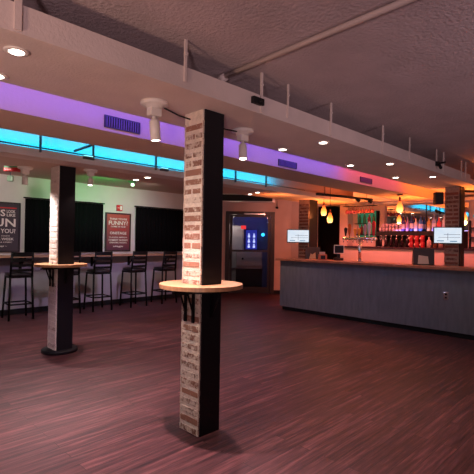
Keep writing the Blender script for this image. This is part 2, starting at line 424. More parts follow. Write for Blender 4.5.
# ------------------------------------------------------------------ ledge along the left wall
t = thing('wall_ledge', 'long wooden drinks ledge running along the left wall', 'ledge', (0, YW, 0))
MB().box((-3, -.32, 1.055), (7.55, -.001, 1.10), bev=.004).build('shelf', M['ledge'], t)
for x in (1.1, 2.75, 4.15, 5.02, 6.02, 7.0):
    m = MB().box((x-.02, -.03, .84), (x+.02, -.001, 1.054)).box((x-.02, -.25, 1.03), (x+.02, -.03, 1.054)).tube((x, -.02, .86), (x, -.22, 1.035), .014)
    m.build('bracket', M['stool'], t)

# ------------------------------------------------------------------ bar stools
def make_stool():
    t = thing('bar_stool', '', 'bar stool', (0, 0, 0))
    H = .75
    m = MB(); prof = [(0, 0), (.19, 0), (.205, .012), (.21, .03), (.195, .05), (.12, .06), (0, .062)]
    m.lathe(prof, (0, 0, H), 28)
    for v in m.bm.verts:   # squarish rounded seat
        a = math.atan2(v.co.y, v.co.x); k = 1/max(abs(math.cos(a)), abs(math.sin(a)))**.55; v.co.x *= k; v.co.y *= k
    m.build('seat', M['vinyl'], t)
    MB().box((-.18, -.18, H-.03), (.18, .18, H)).build('seat_frame', M['stool'], t)
    L = {}
    for sx in (-1, 1):
        top = (sx*.165, .165, H-.01); bot = (sx*.195, .205, 0)
        MB().tube(bot, top, .018, n=10).build('leg', M['stool'], t)
        m = MB(); m.tube((sx*.195, -.21, 0), (sx*.175, -.175, H), .018, n=10).tube((sx*.175, -.175, H), (sx*.165, -.235, 1.17), .019, .017, n=10)
        m.build('leg', M['stool'], t)
    for k, (zc, h) in enumerate(((1.13, .075), (1.03, .055), (.94, .05), (.855, .045))):
        y = -.175-.06*(zc-H)/.42
        m = MB(); n = 8
        for i in range(n):   # slats bow gently
            x0 = -.165+.33*i/n; x1 = -.165+.33*(i+1)/n
            c0 = -.03*(1-(x0/.165)**2); c1 = -.03*(1-(x1/.165)**2)
            vs = []
            for (x, c) in ((x0, c0), (x1, c1)):
                for dy in (-.007, .007):
                    for z in (zc-h/2, zc+h/2): vs.append(m.bm.verts.new((x, y+c+dy, z)))
            for q in ((0,1,3,2),(4,6,7,5),(0,4,5,1),(2,3,7,6),(1,5,7,3),(0,2,6,4)): m.bm.faces.new([vs[a] for a in q])
        m.build('back_slat', M['stool'], t)
    m = MB(); z = .27
    P = [(.184, .19, z), (.184, -.198, z), (-.184, -.198, z), (-.184, .19, z)]
    for i in range(4): m.tube(P[i], P[(i+1) % 4], .013, n=8)
    m.build('foot_rail', M['stool'], t)
    return t
st = make_stool()
spots = [(2.58, 8.0, 'black ladder-back bar stool at the far left of the ledge', -.05), (3.42, 8.0, 'black bar stool mostly hidden behind the left brick column', .03),
         (4.08, 8.0, 'black bar stool just right of the left brick column', -.03), (4.89, 8.0, 'black bar stool under the right edge of the red poster', .04), (5.68, 8.0, 'black bar stool nearest the near brick column, beneath the curtain', 0)]
for i, (x, y, lb, a) in enumerate(spots):
    if i == 0: st.location = (x, y, 0); st['label'] = lb; st.rotation_euler = (0, 0, a); st['group'] = 'bar stools along the wall ledge'
    else: dup(st, (x, y, 0), lb, a)

# ------------------------------------------------------------------ curtains
def curtain(x0, x1, label):
    t = thing('black_curtain', label, 'curtain', ((x0+x1)/2, YW-.06, 0), 0, 'black curtains over the windows')
    w = (x1-x0)/2; n = 160; m = MB(); rows = []
    for side in (0, 1):
        for z in (1.14, 2.15):
            rows.append([m.bm.verts.new((-w+2*w*i/n, .016*math.sin(i*.72+math.sin(i*.13)*2)*(1 if z < 2 else .6)+side*.006, z)) for i in range(n+1)])
    a, b, c, d = rows
    for i in range(n):
        for q in ((a[i], a[i+1], b[i+1], b[i]), (c[i], d[i], d[i+1], c[i+1]), (b[i], b[i+1], d[i+1], d[i]), (a[i], c[i], c[i+1], a[i+1])):
            f = m.bm.faces.new(q); f.smooth = True
    m.bm.faces.new((a[0], b[0], d[0], c[0])); m.bm.faces.new((a[n], c[n], d[n], b[n]))
    m.build('cloth', M['curtain'], t)
    m = MB().tube((-w-.03, 0, 2.165), (w+.03, 0, 2.165), .012)
    for s_ in (-1, 1): m.tube((s_*(w+.01), 0, 2.165), (s_*(w+.01), .058, 2.165), .008)
    m.build('curtain_rod', M['stool'], t)
curtain(2.80, 4.36, 'wide black curtain on the wall behind the left brick column')
curtain(5.16, 6.80, 'wide black curtain on the wall left of the near column')

# ------------------------------------------------------------------ posters
M['posterframe'] = mat('dark_frame', (.03, .022, .025), .4)
M['ink'] = mat('cream_ink', (.75, .70, .66), .7)
M['redink'] = mat('red_ink', (.55, .03, .03), .7)
def poster(x0, x1, z0, z1, label, bg, lines, redlines=(), bars=()):
    t = thing('framed_poster', label, 'poster', ((x0+x1)/2, YW-.022, 0), 0)
    w = (x1-x0)/2
    MB().box((-w, -.012, z0), (-w+.03, .02, z1)).box((w-.03, -.012, z0), (w, .02, z1)).box((-w+.03, -.012, z0), (w-.03, .02, z0+.03)).box((-w+.03, -.012, z1-.03), (w-.03, .02, z1)).build('frame', M['posterframe'], t)
    sh = MB().box((-w+.03, 0, z0+.03), (w-.03, .015, z1-.03)).build('print', bg, t)
    for ln in lines: k = text_mesh('lettering', [ln], M['ink'], t); k.location.y = -.002
    if redlines: k = text_mesh('lettering', redlines, M['redink'], t); k.location.y = -.002
    for (a, b, c, d) in bars: MB().box((a, -.0025, c), (b, -.0015, d)).build('red_bar', M['redink'], t)
    return t
M['bg1'] = mat('charcoal_print', (.055, .04, .055), .6)
def grad_mat():
    m, nt, b, out = new_mat('faded_red_print')
    tc = nt.nodes.new('ShaderNodeTexCoord'); sx = nt.nodes.new('ShaderNodeSeparateXYZ'); nt.links.new(tc.outputs['Object'], sx.inputs[0])
    mr = nt.nodes.new('ShaderNodeMapRange'); mr.inputs[1].default_value = 1.2; mr.inputs[2].default_value = 1.95
    nt.links.new(sx.outputs[2], mr.inputs[0])
    r = nt.nodes.new('ShaderNodeValToRGB'); r.color_ramp.elements[0].color = (.09, .025, .05, 1); r.color_ramp.elements[1].color = (.42, .07, .05, 1)
    nt.links.new(mr.outputs[0], r.inputs[0]); nt.links.new(r.outputs[0], b.inputs['Base Color']); b.inputs['Roughness'].default_value = .5
    return m
M['bg2'] = grad_mat()
poster(2.0, 2.73, 1.15, 2.06, 'framed charcoal poster with big white lettering, left edge of view', M['bg1'],
       [('MS', .0, 1.80, .12, .22), ('LOOK', .205, 1.865, .055, .145), ('LIKE', .205, 1.80, .052, .145), ('FUN', .045, 1.61, .15, .48), ('AND YOU?', .035, 1.495, .08, .50),
        ('STARTS', .12, 1.435, .02, .14), ('A WEEK', .12, 1.365, .045, .28), ('AS A COMIC', .10, 1.32, .022, .26), ('~ stage ~', .04, 1.24, .03, .22)],
       bars=[(-.30, .30, 1.945, 1.965)])
poster(4.44, 5.05, 1.15, 1.99, 'framed red poster with white lettering between the curtains', M['bg2'],
       [("THINK YOU'RE", 0, 1.835, .042, .42), ('FUNNY?', 0, 1.725, .09, .46), ('COME UP AND', 0, 1.675, .03, .36), ('ONSTAGE', 0, 1.52, .058, .40),
        ('CLASSES, IMPROV', 0, 1.44, .03, .44), ('COMEDY SHOWS', 0, 1.375, .042, .46), ('OPEN MIC NIGHTS', 0, 1.325, .03, .42), ('stage', .0, 1.235, .04, .24)],
       redlines=[('TAKE PART', 0, 1.605, .042, .40)])
t = thing('fire_alarm', 'small red fire alarm strobe on the wall above the red poster', 'fire alarm', (4.765, YW, 2.10))
MB().box((-.065, -.04, -.065), (.065, -.001, .065), bev=.006).build('housing', M['redplastic'], t)
MB().box((.0, -.055, -.045), (.045, -.041, .045), bev=.004).build('strobe', mat('strobe_lens', (.8, .8, .8), .2), t)
k = text_mesh('lettering', [('FIRE', -.03, -.01, .022, .05)], M['ink'], t); k.location.y = -.0415

# ------------------------------------------------------------------ ceiling hardware
# recessed downlights
def downlight(x, y, z, label, group='recessed ceiling downlights', power=18, col=(1, .76, .66), spot=125, aim=None, blend=.7, first=[None]):
    if first[0] is None:
        t = thing('recessed_downlight', label, 'downlight', (x, y, z), 0, group)
        MB().lathe([(.036, -.001), (.062, -.001), (.064, -.005), (.05, -.009), (.036, -.008)], (0, 0, 0), 28).build('trim_ring', M['white'], t)
        MB().lathe([(0, -.004), (.037, -.004), (.037, -.009), (0, -.011)], (0, 0, 0), 28).build('lens', M['lamp'], t)
        first[0] = t
    else: dup(first[0], (x, y, z), label)
    if power: light('SPOT', 'downlight_beam', (x, y, z-.03), power, col, aim or (x, y, 0), size=.035, spot=spot, blend=blend)
DW = (1, .70, .60)
downlight(.73, 2.36, ZB, 'bright ceiling downlight at the upper left on the beam', power=85, col=(1, .76, .66), spot=168)
downlight(.76, 2.80, ZB, 'downlight cut by the left edge, above the purple band', power=110, col=DW, spot=52, aim=(1.7, 4.15, 0), blend=.35)
downlight(3.45, 2.80, ZB, 'downlight on the beam just right of the near column', power=15, col=DW)
downlight(3.46, 2.31, ZB, 'starry bright downlight on the beam right of the near column', power=15, col=DW)
downlight(4.71, 2.74, ZB, 'downlight on the beam above the hanging bar lamps', power=12, col=DW)
downlight(4.92, 2.33, ZB, 'second bright downlight along the front of the beam', power=12, col=DW)
downlight(6.0, 2.75, ZB, 'downlight above the single hanging bar lamp', power=10, col=DW)
downlight(6.25, 2.32, ZB, 'downlight at the right of the beam near the brick bar column', power=10, col=DW)
def zr(y): return 2.32 if y < 5.75 else 2.32+.24*(y-5.75)/1.25
for (x, y, lb) in ((3.42, 5.58, 'downlight behind the cyan cove, left one of the pair left of the near column'), (3.40, 5.24, 'downlight nearer the cyan cove, right one of the pair left of the near column'),
                   (5.88, 5.55, 'downlight left one of the pair in front of the door'), (5.75, 5.24, 'downlight right one of the pair in front of the door')):
    downlight(x, y, zr(y), lb, power=26, col=(1, .64, .54))
# assumed downlights behind the camera, unseen, added for fill
for x, y in ((-1.2, 2.3), (-1.6, -.4), (1.2, -1.2), (4.2, -1.0)):
    light('SPOT', 'unseen_fill_downlight', (x, y, ZM-.05 if y < 2 else ZB-.03), 10, (1, .66, .60), (x, y, 0), size=.05, spot=140, blend=.7)

# added fill lamps, unseen behind the camera, tilted up at the ceiling
for (p_, a_, e_, c_) in (((-1.8, -1.2, .9), (1.2, 1.4, 3.3), 275, (1, .70, .73)), ((2.4, -2.6, .9), (4.6, 1.2, 3.4), 260, (1, .70, .73)), ((-1.6, 1.2, .8), (.9, 3.0, 3.0), 190, (1, .60, .42))):
    light('SPOT', 'ceiling_fill', p_, e_, c_, a_, size=.2, spot=84, blend=1)
# adjustable spot fixtures
def spotfix(x, y, z, aim, label, ln=.13, r=.036, sc=1, glow=True, mat_=None, canopy=True):
    t = thing('spotlight_fixture', label, 'spotlight', (x, y, z), 0)
    mt = mat_ or M['white']
    MB().lathe([(0, 0), (.095*sc, 0), (.098*sc, -.018*sc), (.085*sc, -.028*sc), (.06*sc, -.03*sc), (.058*sc, -.045*sc), (0, -.045*sc)], (0, 0, 0), 28).build('canopy', mt, t)
    m = MB().box((-.045*sc, -.03*sc, -.10*sc), (.045*sc, .03*sc, -.045*sc), bev=.006*sc)
    m.tube((0, 0, -.10*sc), (0, 0, -.13*sc), .014*sc); m.build('arm', mt, t)
    d = Vector(aim).normalized(); p0 = Vector((0, 0, -.12*sc)); p1 = p0+d*ln*sc
    m = MB().lathe([(0, 0), (r*.7*sc, 0), (r*sc, .02*sc), (r*sc, ln*sc), (r*.86*sc, ln*sc), (r*.86*sc, ln*sc-.006)], p0, 20, axis=d)
    m.build('lamp_head', mt, t)
    MB().lathe([(0, ln*sc-.008), (r*.86*sc, ln*sc-.008), (r*.86*sc, ln*sc-.004), (0, ln*sc-.004)], p0, 20, axis=d).build('bulb', M['lamp'] if glow else M['lamp_dim'], t)
    return Vector((x, y, z))+p1+d*.02
p = spotfix(1.68, 2.52, ZB, (.10, -.02, -1), 'white ceiling spotlight left of the near brick column', .15)
light('SPOT', 'spot_beam', p, 330, (1, .66, .66), p+Vector((-.34, -.10, -1)), size=.02, spot=100, blend=1)
p = spotfix(2.63, 2.58, ZB, (-.12, -.18, -1), 'white ceiling spotlight right of the near brick column', .14)
light('SPOT', 'spot_beam', p, 130, (1, .62, .60), p+Vector((-.05, -.1, -1)), size=.02, spot=105, blend=.6)
p = spotfix(2.55, 5.26, 2.32, (-.1, -.1, -1), 'glowing white ceiling spotlight right of the left brick column', .11, sc=.9)
light('SPOT', 'spot_beam', p, 110, (1, .72, .70), p+Vector((-.1, 0, -1)), size=.03, spot=115, blend=.5)
p = spotfix(1.90, 5.72, 2.32, (.0, .1, -1), 'unlit-looking white ceiling spotlight left of the left brick column', .12, sc=.95, glow=False)
light('SPOT', 'spot_beam', p, 150, (1, .84, .80), p+Vector((.12, -.1, -1)), size=.03, spot=140, blend=1)
# black wires from the fixtures to the column
t = tag(MB().path([(1.75, 2.50, ZB-.03), (1.88, 2.5, ZB-.055), (1.985, 2.5, ZB-.06)], .006, 8).build('fixture_wire', M['black']), 'short black wire between the left spotlight and the near column', 'wire')
t = tag(MB().path([(2.208, 2.52, ZB-.05), (2.4, 2.55, ZB-.045), (2.545, 2.57, ZB-.03)], .006, 8).build('fixture_wire', M['black']), 'short black wire between the near column and the right spotlight', 'wire')
# green/red emergency fixture, upper left
t = thing('exit_light', 'red and green exit light on the ceiling at the far left', 'exit sign', (2.05, 6.72, zr(6.72)-.05), R(-45))
MB().box((-.10, -.05, -.075), (.10, .05, -.015), bev=.012).build('housing', M['redplastic'], t)
MB().box((-.095, -.055, -.022), (.095, .055, .0), bev=.006).build('lens', mat('green_lens', (.10, .40, .18), .3), t)
t = thing('emergency_lamp', 'small green emergency lamp under the exit light at far left', 'lamp', (2.25, 7.45, 2.56), R(-45))
MB().box((-.05, -.03, -.24), (.05, .03, -.14), bev=.02).build('lamp_head', mat('green_plastic', (.14, .22, .15), .4), t)
MB().tube((0, 0, -.15), (0, 0, 0), .01).build('stem', M['steel'], t)
t = thing('green_spotlight', 'small green lit ceiling light above the red poster', 'spotlight', (4.4, 7.3, 2.56), R(-45))
MB().lathe([(0, 0), (.09, 0), (.09, -.02), (.05, -.05), (0, -.055)], (0, 0, 0), 20).build('canopy', mat('green_tinted_lens', (.16, .30, .16), .4), t)
MB().lathe([(0, -.055), (.03, -.055), (.034, -.10), (0, -.11)], (0, 0, 0), 16).build('bulb', emit('green_white_glow', (.6, 1, .6), 3), t)
light('SPOT', 'green_wash', (3.8, 6.6, 2.25), 60, (.10, 1, .22), (4.0, 8.6, 2.40), size=.05, spot=88, blend=1)
light('SPOT', 'white_wash', (1.6, 6.6, 2.45), 85, (1, .88, .80), (2.3, 8.5, 1.6), size=.06, spot=120, blend=1)
light('SPOT', 'white_wash', (4.85, 6.9, 2.48), 42, (1, .82, .74), (4.9, 8.5, 1.5), size=.06, spot=110, blend=1)
light('SPOT', 'lavender_wash', (4.2, 5.7, 2.25), 105, (.80, .58, 1), (4.4, 8.5, .5), size=.1, spot=95, blend=1)

# air vents on the purple face
def vent(x0, x1, z0, z1, label):
    t = thing('air_vent', label, 'vent', ((x0+x1)/2, 3.19, (z0+z1)/2), 0, 'air vents on the purple soffit')
    w, h = (x1-x0)/2, (z1-z0)/2
    MB().box((-w, -.006, -h), (w, -.001, h)).build('backing', M['black'], t)
    MB().box((-w, -.014, -h), (w, -.006, -h+.008)).box((-w, -.014, h-.008), (w, -.006, h)).box((-w, -.014, -h+.008), (-w+.008, -.006, h-.008)).box((w-.008, -.014, -h+.008), (w, -.006, h-.008)).build('frame', M['vent'], t)
    m = MB(); n = 15
    for i in range(1, n): m.box((-w+2*w*i/n-.003, -.012, -h+.008), (-w+2*w*i/n+.003, -.006, h-.008))
    m.build('slats', mat('vent_slats_purple', (.16, .10, .26), .5), t)
vent(1.65, 1.98, 2.330, 2.428, 'dark air vent on the purple band, left of the near column')
vent(3.85, 4.20, 2.318, 2.395, 'dark air vent on the purple band, right of the near column')
vent(5.76, 6.12, 2.335, 2.415, 'dark air vent at the reddish end of the purple band')

# straps holding pipework over the beam
bx = [(.665, .016), (1.655, .009), (2.38, .010), (2.70, .006), (3.33, .010), (4.35, .010), (5.04, .006), (5.9, .006), (6.16, .010), (6.9, .008), (7.1, .008)]
names = ['white pipe strap at the upper left corner of the beam', 'white pipe strap left of the near column on the beam', 'white pipe strap above the black box on the beam',
         'thin white strap right of the black box on the beam', 'white strap above the starry bright downlight', 'white strap above the second bright downlight on the beam', 'thin strap left of the small camera on the beam',
         'thin strap beside the small black camera on the beam', 'white strap just right of the small camera on the beam', 'strap near the far right end of the beam', 'last strap at the far right end of the beam']
for (x, r_), lb in zip(bx, names):
    m = MB().box((x-r_, 2.136, 2.43 if r_ < .01 else 2.40), (x+r_, 2.149, ZM-.001)).box((x-r_*1.2, 2.130, 2.60), (x+r_*1.2, 2.149, 2.615))
    tag(m.build('pipe_strap', M['beam']), lb, 'strap', 'straps over the ceiling beam')
tag(MB().tube((2.04, -1.5, ZM-.022), (2.20, 2.38, ZM-.022), .019).lathe([(0, 0), (.03, 0), (.03, .06), (0, .07)], (2.20, 2.35, ZM-.03), 14, axis=(0, 1, 0)).build('ceiling_pipe', M['beam']), 'long painted pipe crossing the textured ceiling', 'pipe')
t = tag(MB().box((2.27, 2.115, 2.445), (2.385, 2.149, 2.495), bev=.004).tube((2.33, 2.11, 2.47), (2.33, 2.10, 2.45), .012).build('junction_box', M['black']), 'small black electrical box on the beam above the right spotlight', 'electrical box')
t = thing('security_camera', 'small black security camera on the beam near the brick bar column', 'camera', (5.9, 2.13, 2.50), R(0))
MB().box((-.03, -.02, -.03), (.03, .018, .03), bev=.005).build('mount', M['black'], t)
MB().tube((-.02, -.035, .0), (.11, -.06, .03), .012).tube((-.02, -.03, -.02), (-.04, -.06, -.07), .02).build('body', M['black'], t)

# cove struts and rail
m = MB()
for x in (.4, 1.08, 1.75, 2.36, 3.25, 4.0, 4.76, 5.5):
    tag(MB().box((x-.009, 4.80, 2.36), (x+.009, 4.828, 2.738)).build('cove_strut', M['steel']), 'thin dark strut crossing the cyan light cove', 'strut', 'struts of the cyan cove')
tag(MB().tube((-3.5, 4.80, 2.405), (6.6, 4.80, 2.405), .008).build('cove_rail', M['steel']), 'thin dark rail along the lower edge of the cyan cove', 'rail')
tag(MB().tube((2.12, 4.79, 2.43), (2.14, 4.1, 2.45), .014).build('cove_conduit', M['steel']), 'dark conduit slanting across the cyan cove', 'conduit')
for x, lb in ((2.28, 'tiny cyan lit clip lamp on the cove lip near the slanting conduit'), (3.36, 'tiny cyan lit clip lamp on the cove lip left of the near column')):
    t = thing('clip_lamp', lb, 'lamp', (x, 4.78, 2.375)); MB().box((-.06, -.03, -.02), (.06, .018, .012), bev=.006).build('body', M['steel'], t)
    MB().box((-.05, -.028, .013), (.05, .01, .020)).build('lens', emit('clip_glow', (.3, .9, 1), 2), t)

# LED strips (the sources of the coloured coves)
t = thing('led_strip', 'cyan LED strip behind the lip of the ceiling cove', 'led strip', (0, 0, 0))
MB().box((-3.8, 4.87, 2.337), (5.7, 4.90, 2.347)).build('channel', M['white'], t)
MB().box((-3.8, 4.875, 2.347), (5.7, 4.895, 2.350)).build('diodes', emit('cyan_diodes', (.0, .62, 1), 6), t)
def strip(name, xa, xb, y, z, power, col, aim, sx=.03):
    n = max(1, round((xb-xa)/1.6)); L = (xb-xa)/n
    for i in range(n):
        xc = xa+L*(i+.5)
        o = light('AREA', name, (xc, y, z), power*L, col, (xc, y+aim[0], z+aim[1]), size=L, sy=sx)
strip('cyan_strip', -3.8, 6.0, 4.90, 2.42, 5.0, (.0, .50, 1), (.5, .9), .04)
strip('cyan_strip_low', -3.8, 6.0, 4.885, 2.36, 2.6, (.0, .50, 1), (1, .8), .03)
t = thing('led_strip', 'purple LED strip hidden behind the back edge of the beam', 'led strip', (0, 0, 0))
MB().box((-3.8, 2.9, 2.46), (5.6, 2.92, 2.49)).build('channel', M['white'], t)
MB().box((-3.8, 2.92, 2.465), (5.6, 2.923, 2.485)).build('diodes', emit('purple_diodes', (.3, .12, 1), 3), t)
strip('purple_strip', -3.8, 5.2, 2.95, 2.48, 2.5, (.19, .12, 1), (1, -.42), .03)
strip('magenta_strip', 5.2, 7.2, 2.95, 2.48, 1.8, (1, .12, .22), (1, -.42), .03)
strip('orange_strip', 7.2, 9.1, 2.95, 2.48, 3, (1, .22, .03), (1, -.3), .03)
strip('orange_cove', 7.6, 9.1, 4.90, 2.42, 1.5, (1, .22, .04), (-.8, .9), .04)

# black slot housing in front of the door wall
t = thing('projector_screen', 'long black slotted housing under the ceiling above the glass door', 'screen housing', ch(0, -1.25), -PI/4)
MB().box((-.45, -.06, 2.385), (.84, .06, 2.545)).build('housing', M['black'], t)
for z in (2.365, 2.535): MB().box((-.45, -.085, z), (.86, .06, z+.018)).build('edge_strip', M['white'], t)
MB().box((.84, -.07, 2.36), (.90, .07, 2.56)).build('end_cap', M['beam'], t)
tag(MB().tube((.0, 0, 0), (.0, 0, .16), .006).lathe([(0, -.05), (.035, -.04), (.04, 0), (0, .01)], (0, 0, 0), 14).build('ceiling_sensor', M['black']), 'small dark sensor hanging at the corner right of the door', 'sensor').location = ch(1.05, -.25, 2.34)

# black lighting track near the bar
t = thing('lighting_track', 'black lighting track slanting below the ceiling above the pendants', 'lighting track', (0, 0, 0))
MB().tube((6.10, 4.19, 2.25), (7.55, 3.92, 2.255), .022).build('rail', M['black'], t)
for q in ((6.3, 4.155), (7.4, 3.95)): MB().tube((q[0], q[1], 2.27), (q[0], q[1], 2.74), .006).build('hanger', M['steel'], t)
for q in ((7.1, 4.0), (7.45, 3.94)): MB().tube((q[0], q[1], 2.235), (q[0]+.05, q[1]-.04, 2.20), .03, .034).build('track_head', M['black'], t)

# pendants
def amber():
    m, nt, b, out = new_mat('amber_glass_glow')
    tc = nt.nodes.new('ShaderNodeTexCoord'); sx = nt.nodes.new('ShaderNodeSeparateXYZ'); nt.links.new(tc.outputs['Object'], sx.inputs[0])
    mr = nt.nodes.new('ShaderNodeMapRange'); mr.inputs[1].default_value = -.10; mr.inputs[2].default_value = .11; nt.links.new(sx.outputs[2], mr.inputs[0])
    r = nt.nodes.new('ShaderNodeValToRGB'); r.color_ramp.elements[0].color = (1, .62, .18, 1); r.color_ramp.elements[1].color = (.45, .02, .004, 1)
    k = r.color_ramp.elements.new(.45); k.color = (1, .27, .04, 1)
    nt.links.new(mr.outputs[0], r.inputs[0])
    nt.links.new(r.outputs[0], b.inputs['Emission Color']); b.inputs['Emission Strength'].default_value = 2.6
    b.inputs['Base Color'].default_value = (.5, .15, .03, 1); b.inputs['Roughness'].default_value = .1
    return m
M['amber'] = amber()
def pendant(x, y, z, ztop, label):
    t = thing('pendant_lamp', label, 'pendant lamp', (x, y, z), 0, 'amber glass pendant lamps over the bar')
    MB().lathe([(0, -.10), (.035, -.10), (.052, -.075), (.058, -.03), (.05, .02), (.032, .06), (.024, .10), (0, .10)], (0, 0, 0), 22).build('glass_shade', M['amber'], t)
    MB().tube((0, 0, .10), (0, 0, .17), .022, .016).build('socket', mat('red_brown_socket', (.25, .03, .02), .4), t)
    MB().tube((0, 0, .17), (0, 0, ztop-z-.02), .004, n=6).build('cord', M['black'], t)
    MB().lathe([(0, 0), (.05, 0), (.05, -.015), (0, -.02)], (0, 0, ztop-z), 18).build('canopy', M['black'], t)
    light('POINT', 'pendant_glow', (x, y, z-.14), 7, (1, .38, .12), size=.05)
pendant(7.4, 4.90, 2.07, 2.738, 'higher and left amber pendant lamp of the close pair over the bar')
pendant(7.4, 4.75, 1.92, 2.738, 'lower and right amber pendant lamp of the close pair over the bar')
pendant(7.4, 3.31, 2.08, ZS, 'single amber pendant lamp over the middle of the bar')

# ------------------------------------------------------------------ bar counter
t = thing('bar_counter', 'long grey panelled bar counter with reddish wooden top', 'bar counter', (0, 0, 0))
MB().box((6.96, -1.5, .08), (7.28, 5.66, 1.03)).build('body', M['barfront'], t)
MB().box((7.0, -1.5, 0), (7.24, 5.62, .08)).build('toe_kick', M['black'], t)
MB().box((6.86, -1.5, 1.03), (7.36, 5.72, 1.075), bev=.006).build('bar_top', M['bartop'], t)
t = thing('wall_outlet', 'small metal power outlet on the bar front', 'outlet', (6.96, 2.36, .625))
MB().box((-.008, -.037, -.058), (-.001, .037, .058), bev=.002).build('plate', M['chrome'], t)
for z in (-.025, .025): MB().box((-.011, -.015, z-.015), (-.0085, .015, z+.015)).build('socket', M['black'], t)

# screens
def screen_mat(name, s):
    m, nt, b, out = new_mat(name)
    tc = nt.nodes.new('ShaderNodeTexCoord'); n = nt.nodes.new('ShaderNodeTexNoise'); n.inputs['Scale'].default_value = 6
    nt.links.new(tc.outputs['Object'], n.inputs['Vector'])
    r = nt.nodes.new('ShaderNodeValToRGB'); r.color_ramp.elements[0].color = (.55, .72, .90, 1); r.color_ramp.elements[1].color = (.95, .97, 1, 1)
    nt.links.new(n.outputs['Fac'], r.inputs[0]); nt.links.new(r.outputs[0], b.inputs['Emission Color']); b.inputs['Emission Strength'].default_value = s
    b.inputs['Base Color'].default_value = (.02, .02, .02, 1)
    return m
M['scr'] = screen_mat('bright_screen', .95)
M['scrline'] = emit('screen_line', (.12, .14, .25), .5)
M['scrblue'] = emit('screen_blue_text', (.15, .40, .65), .6)
def tv(x, y, z, w, h, rz, label, arm_to):
    t = thing('wall_screen', label, 'screen', (x, y, z), rz)   # faces local -Y
    MB().box((-w/2-.014, 0, -h/2-.018), (w/2+.014, .045, h/2+.014), bev=.004).build('bezel', M['black'], t)
    MB().box((-w/2, -.003, -h/2), (w/2, -.0005, h/2)).build('display', M['scr'], t)
    m = MB().box((-w*.15, -.005, h*.06-.004), (w*.45, -.0035, h*.06+.002)).box((-w*.35, -.005, -h*.14-.002), (w*.45, -.0035, -h*.14+.003)).box((-.004, -.0055, -h*.32), (.003, -.0036, h*.14))
    m.build('bracket_lines', M['scrline'], t)
    MB().box((-w*.40, -.005, -h*.40), (-w*.14, -.0035, -h*.34)).box((w*.08, -.005, -h*.42), (w*.34, -.0035, -h*.36)).build('caption_blocks', M['scrblue'], t)
    MB().box((-.05, .045, -.05), (.05, .06, .05)).tube((0, .06, 0), (0, arm_to, 0), .018).build('mount_arm', M['black'], t)
tv(7.23, 5.41, 1.545, .44, .25, R(-53), 'bright white screen on the brick column at the bar left end', .13)
tv(7.42, 2.50, 1.572, .41, .25, R(-62), 'bright white screen on the dark brick column at right', .14)

# speaker on the right column
t = thing('loudspeaker', 'small black loudspeaker mounted on the dark brick bar column', 'speaker', (7.40, 2.65, 2.19), R(-50))
MB().box((-.065, -.06, -.10), (.065, .06, .10), bev=.01).build('cabinet', M['black'], t)
MB().box((-.055, -.066, -.09), (.055, -.061, .09)).build('grille', M['black'], t)
MB().tube((.05, .05, 0), (.10, .10, 0), .012).build('bracket', M['black'], t)
tag(MB().tube((7.80, 2.47, 2.335), (9.19, .9, 2.335), .022).build('black_pipe', M['black']), 'black pipe leading right from the dark brick column', 'pipe')

# ------------------------------------------------------------------ things on the counter
CT = 1.076
# beer tower: steel T with tap handles
t = thing('beer_tower', 'steel T-shaped beer tower on the bar top', 'beer tower', (7.15, 3.94, CT))
MB().tube((0, 0, 0), (0, 0, .40), .030, n=18).lathe([(0, 0), (.06, 0), (.06, .01), (.028, .02), (0, .02)], (0, 0, 0), 20).build('post', M['chrome'], t)
MB().tube((0, -.33, .425), (0, .35, .425), .028, n=18).build('crossbar', M['chrome'], t)
taps = [(.30, 'short dark'), (.22, 'orange'), (.10, 'amber'), (.02, 'amber'), (-.10, 'pale'), (-.18, 'white'), (-.27, 'red')]
cols = {'short dark': (.02, .02, .03), 'orange': (.75, .14, .02), 'amber': (.85, .35, .04), 'pale': (.6, .35, .35), 'white': (.75, .62, .62), 'red': (.65, .01, .02)}
hts = {'short dark': .15, 'orange': .22, 'amber': .13, 'pale': .20, 'white': .25, 'red': .26}
for i, (dy, nm) in enumerate(taps):
    tp = MB().tube((0, dy, .447), (0, dy, .48), .012).tube((-.02, dy, .42), (-.075, dy, .40), .010).tube((-.07, dy, .41), (-.075, dy, .35), .010).build('tap', M['chrome'], t)
    h = hts[nm]
    hd = MB().lathe([(0, 0), (.014, 0), (.018, .03), (.030, h*.6), (.034, h*.85), (.02, h), (0, h+.01)], (0, dy, .48), 14).build('tap_handle', mat('tap_handle_'+nm.replace(' ', '_')+str(i), cols[nm], .35), tp)
    hd['label'] = nm+' tap handle'
# tablet till
t = thing('tablet_till', 'white framed tablet till on the bar beside the beer tower', 'till', (7.22, 4.42, CT), R(-50))
m = MB().box((-.10, -.008, .13), (.10, .012, .30), bev=.008); 
m.build('tablet', M['white'], t); MB().box((-.083, -.0105, .145), (.083, -.0085, .285)).build('display', mat('dark_display', (.02, .02, .025), .1), t)
MB().box((-.09, .0, 0), (.09, .12, .05), bev=.01).box((-.03, .02, .05), (.03, .05, .15)).build('stand', M['black'], t)
t = thing('napkin_holder', 'small dark napkin holder with orange sides on the bar top', 'napkin holder', (7.05, 4.68, CT), R(-45))
MB().box((-.075, -.05, 0), (.075, .05, .11), bev=.006).build('body', mat('orange_plastic', (.55, .12, .05), .4), t)
MB().box((-.045, -.054, .02), (.045, -.051, .09)).build('front_panel', M['black'], t)
MB().box((-.06, -.012, .111), (.045, .012, .16)).build('napkins', mat('napkin_paper', (.6, .45, .40), .9), t)
